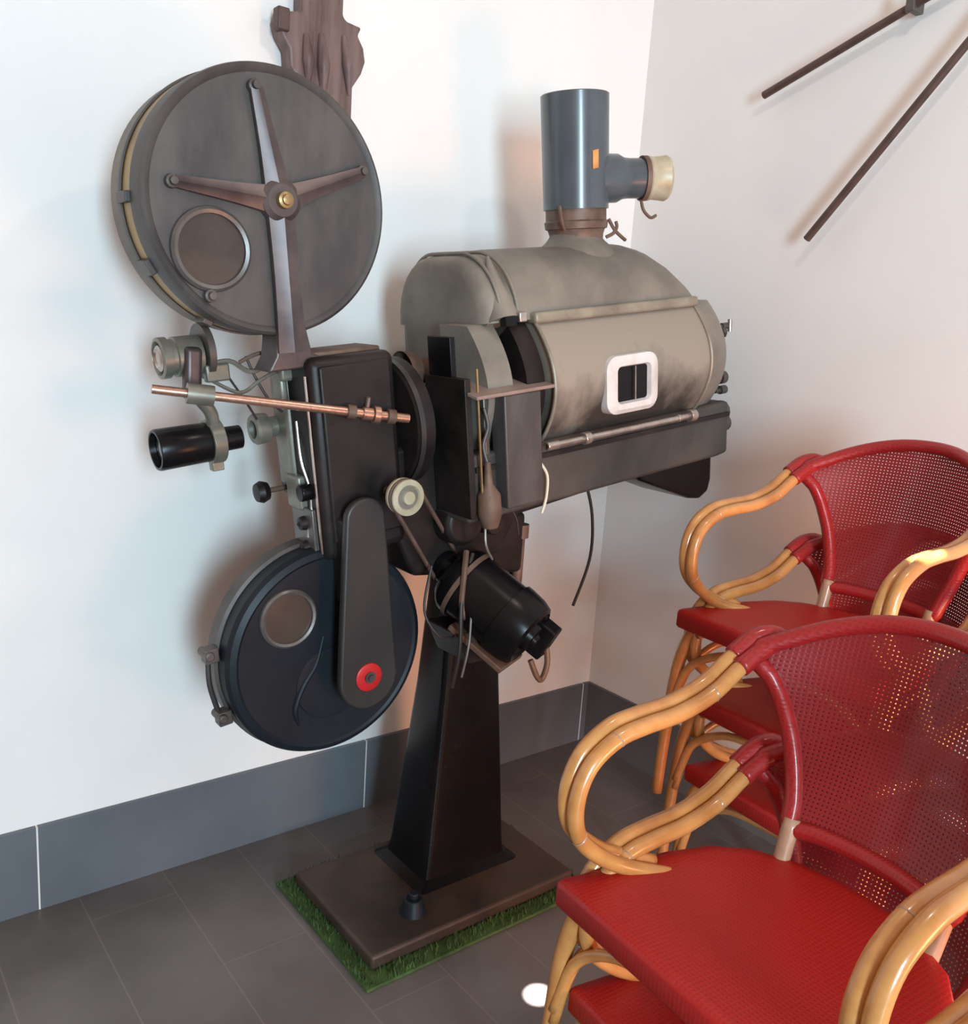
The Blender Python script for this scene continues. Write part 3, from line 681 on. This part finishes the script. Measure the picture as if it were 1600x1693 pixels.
# ------------------------------------------------------------------ wall hangings
cw = thing('carved_wood_piece', (-1.18, -.05, 2.0), 'dark carved wooden piece hung on the left wall above the upper film magazine', 'wall hanging')
out = [(-1.236,2.42),(-1.125,2.42),(-1.127,2.165),(-1.118,2.155),(-1.075,2.150),(-1.085,2.130),(-1.068,2.105),(-1.062,2.075),(-1.072,2.045),(-1.095,2.010),(-1.095,1.93),(-1.12,1.87),(-1.15,1.90),(-1.20,1.96),(-1.262,2.02),(-1.266,2.06),(-1.285,2.085),(-1.295,2.115),(-1.288,2.145),(-1.27,2.140),(-1.236,2.148)]
b = MB(); b.prism(out, lambda a, c, d: Vector((a+1.18, d+.05, c-2.0)), -.060, -.014); bd_ = b.build('body', M_wood, cw, bevel=.012)
for (xa, za, xb, zb, r) in ((-1.225,2.10,-1.215,1.99,.014),(-1.185,2.11,-1.175,1.97,.016),(-1.125,2.12,-1.105,1.99,.014)):
    b = MB(); b.tube([(xa+1.18, -.008, za-2.0), ((xa+xb)/2+1.18, -.016, (za+zb)/2-2.0), (xb+1.18, -.008, zb-2.0)], r, 12, rr=[r*.5, r, r*.4]); b.build('carved_ridge', M_wood, cw)
b = MB(); b.box((-.105+.0, -.005, .118), (.030, .03, .05)); b.build('peg', M_pole, cw, bevel=.004)
b = MB(); b.box((0, .025, .15), (.04, .05, .04)); b.build('wall_block', M_pole, cw)
def pole(name, p0, p1, r, label):
    p0 = Vector(p0); p1 = Vector(p1); t = thing(name, p0, label, 'pole')
    b = MB(); d = p1-p0; b.cyl((0,0,0), d, r, r*.95, 20); b.build('shaft', M_pole, t, bevel=.002)
    return t, d
t, d = pole('wooden_pole', (-.045, -.490, 2.138), (-.045, -1.38, 2.455), .0105, 'upper, flatter one of two dark thin poles on the right wall')
q = d*.452
b = MB(); b.box(q+Vector((.008, 0, .0)), (.050, .020, .030)); b.prism([(-.012,-.018),(.012,-.018),(.012,.012),(.004,.045),(-.008,.030)], lambda a, c, dd: q+Vector((dd, a, c)), -.018, -.008); b.build('bracket', M_magdark, t, bevel=.003)
t, d = pole('wooden_pole', (-.052, -.690, 1.745), (-.052, -1.24, 2.408), .0105, 'lower, steeper one of two dark thin poles on the right wall')
b = MB(); b.box(d*.75+Vector((.028, 0, 0)), (.048, .015, .015)); b.build('hook', M_pole, t)

# ------------------------------------------------------------------ chairs
def uv_xy(p): return (p.x, p.y)
def chair_proto():
    C = thing('cane_armchair', (0,0,0), '', 'chair', 'stacked red cane armchairs')
    # seat
    half = [(-.002,.240),(.002,.245),(.010,.246),(.20,.226),(.28,.204),(.335,.164),(.370,.105),(.386,.048),(.390,0)]
    loop = half + [(x, -y) for x, y in reversed(half[:-1])]
    cx, cy = .17, 0
    def ring(k, z, dome=0):
        return [(cx+(x-cx)*k, y*k, z+dome) for x, y in loop]
    b = MB(); rows = [ring(.90,.424), ring(.985,.424), ring(1.0,.428), ring(1.0,.456), ring(.992,.4625), ring(.975,.4655), ring(.90,.4660), ring(.7,.4640), ring(.45,.4615), ring(.2,.460)]
    vs = b.grid(rows, True); b.bm.faces.new(vs[-1]); b.bm.faces.new(list(reversed(vs[0])))
    b.build('seat', M_seat, C, smooth=60, uv=lambda p: (p.x+ (p.z if p.z<.45 else 0), p.y))
    # backrest
    def W_(v): 
        ks = [(0,.128),(.25,.146),(.5,.164),(.72,.182),(.86,.198),(.95,.214),(1,.228)]
        for (a, wa), (c, wc_) in zip(ks[:-1], ks[1:]):
            if v <= c: t = (v-a)/(c-a); t = t*t*(3-2*t)*.4+t*.6; return wa*(1-t)+wc_*t
        return ks[-1][1]
    def bp_(u, v):
        zt = .772+.086*(1-abs(u)**2.3); z = .512+(zt-.512)*v
        x = .405+.085*v - (.030+.105*v**1.6)*abs(u)**2.0 + .012*math.sin(math.pi*v)
        return Vector((x, W_(v)*u, z))
    nu, nv = 24, 22
    b = MB(); b.grid([[bp_(-1+2*i/nu, j/nv) for i in range(nu+1)] for j in range(nv+1)])
    b.build('backrest', M_mesh, C, smooth=180, uv=lambda p: (p.y*1.02, p.z))
    per = [bp_(-1+2*i/12, 1) for i in range(13)]+[bp_(1, 1-j/8) for j in range(1, 9)]+[bp_(1-2*i/8, 0) for i in range(1, 9)]+[bp_(-1, j/8) for j in range(1, 8)]
    b = MB(); b.tube(per, .0145, 12, sub=3, closed=True); b.build('back_frame', M_rim, C, smooth=180, uv=lambda p: (p.y+p.x*.5, p.z))
    for s in (1, -1):
        base = [(.395,.225,.800),(.370,.232,.785),(.325,.238,.758),(.270,.242,.720),(.20,.242,.700),(.13,.242,.694),(.075,.242,.684),(.026,.241,.652),(.006,.240,.600),(.016,.239,.545),(.062,.236,.500),(.112,.226,.474),(.165,.205,.460),(.20,.190,.450)]
        rr = [.0135]*len(base)
        b = MB()
        b.tube([(x, s*(y-.016), z-.004) for x, y, z in base[1:]], .0140, 12, sub=5, rr=[.0125,.0125,.013,.013,.013,.013,.0125,.0125,.0125,.0125,.0125,.012,.011])
        b.tube([(x+.000, s*(y+.007), z+.004) for x, y, z in base[1:-1]], .0140, 12, sub=5, rr=[.0125,.0125,.013,.013,.013,.013,.0125,.0125,.0125,.0125,.0125,.0115])
        am = b.build('armrest', M_cane, C, smooth=180)
        b = MB(); b.tube([(x, s*(y-.016), z-.004) for x, y, z in ((.412,.212,.797),(.390,.226,.793),(.368,.232,.784),(.345,.236,.770),(.322,.239,.756))], .0158, 12, sub=3)
        b.tube([(x, s*(y+.007), z+.004) for x, y, z in ((.412,.200,.785),(.394,.220,.793),(.368,.232,.786),(.345,.236,.772),(.328,.238,.760))], .0158, 12, sub=3)
        b.build('fabric_wrap', M_rim, am, smooth=180, uv=lambda p: (p.y, p.z))
        # cane joints
        for k in (3, 6, 9):
            b = MB(); p = Vector(base[k]); q = Vector(base[k+1]); d = (q-p).normalized()
            c = Vector((p.x, s*(p.y-.016), p.z-.004)); b.lathe(c, (d.x, s*d.y, d.z), [(-.002,.0128),(0,.0138),(.002,.0128)], 14); b.build('cane_joint', M_caned, am)
        # legs
        b = MB(); b.tube([(.052, s*.222, .430), (.048, s*.245, .385), (.042, s*.262, .310), (.032, s*.266, .170), (.022, s*.264, .0)], .0135, 12, sub=4, rr=[.0145,.0150,.0145,.0135,.0125]); b.build('leg', M_cane, C, smooth=180)
        b = MB(); b.tube([(.335, s*.125, .430), (.350, s*.150, .360), (.375, s*.178, .200), (.405, s*.195, .0)], .0135, 12, sub=4); b.build('leg', M_cane, C, smooth=180)
        # back posts
        b = MB(); b.tube([(.348, s*.122, .430), (.360, s*.124, .470), (.376, s*.127, .525)], .0135, 12, sub=3); b.build('back_post', M_caned, C, smooth=180)
        # side brace
        b = MB(); b.tube([(.030, s*.256, .20), (.050, s*.244, .300), (.10, s*.222, .365), (.20, s*.20, .385), (.29, s*.175, .365), (.345, s*.163, .290)], .0090, 10, sub=4); b.build('brace', M_cane, C, smooth=180)
    b = MB(); b.tube([(.030, .258, .22), (.045, .238, .310), (.052, .175, .365), (.055, .09, .388), (.055, -.09, .388), (.052, -.175, .365), (.045, -.238, .310), (.030, -.258, .22)], .0095, 10, sub=4); b.build('brace', M_cane, C, smooth=180)
    b = MB(); b.tube([(.03, .20, .415), (.10, .205, .415), (.25, .18, .415), (.33, .11, .415), (.35, 0, .415), (.33, -.11, .415), (.25, -.18, .415), (.10, -.205, .415), (.03, -.20, .415)], .0120, 10, sub=3); b.build('seat_rail', M_cane, C, smooth=180)
    return C
proto = chair_proto()
def dup(root, loc, rz, label):
    r = root.copy(); COL.objects.link(r); r.location = loc; r.rotation_euler = (0,0,rz); r['label'] = label
    for ch_ in list(root.children):
        c = ch_.copy(); COL.objects.link(c); c.parent = r
        for g_ in ch_.children:
            e = g_.copy(); COL.objects.link(e); e.parent = c
    return r
SP = .20
near = (-1.427, -1.553, -.078)
back = (-.719, -1.159, -.070)
labels_near = ['red woven cane armchair at the bottom of the nearest stack, lower right of the picture', 'topmost red woven cane armchair of the nearest stack, its whole seat in view']
labels_back = ['red woven cane armchair at the bottom of the farther stack by the right wall', 'red woven cane armchair in the middle of the farther stack of three', 'topmost red woven cane armchair of the farther stack by the right wall']
first = True
for (x, y, rz), labs in ((near, labels_near), (back, labels_back)):
    for k, lb in enumerate(labs):
        back_off = .045*(len(labs)-1-k)      # each chair sits a little behind the one stacked on it
        x_, y_ = x+back_off*math.cos(rz), y+back_off*math.sin(rz)
        if first:
            proto.location = (x_, y_, k*SP); proto.rotation_euler = (0,0,rz); proto['label'] = lb; first = False
        else:
            dup(proto, (x_, y_, k*SP), rz, lb)
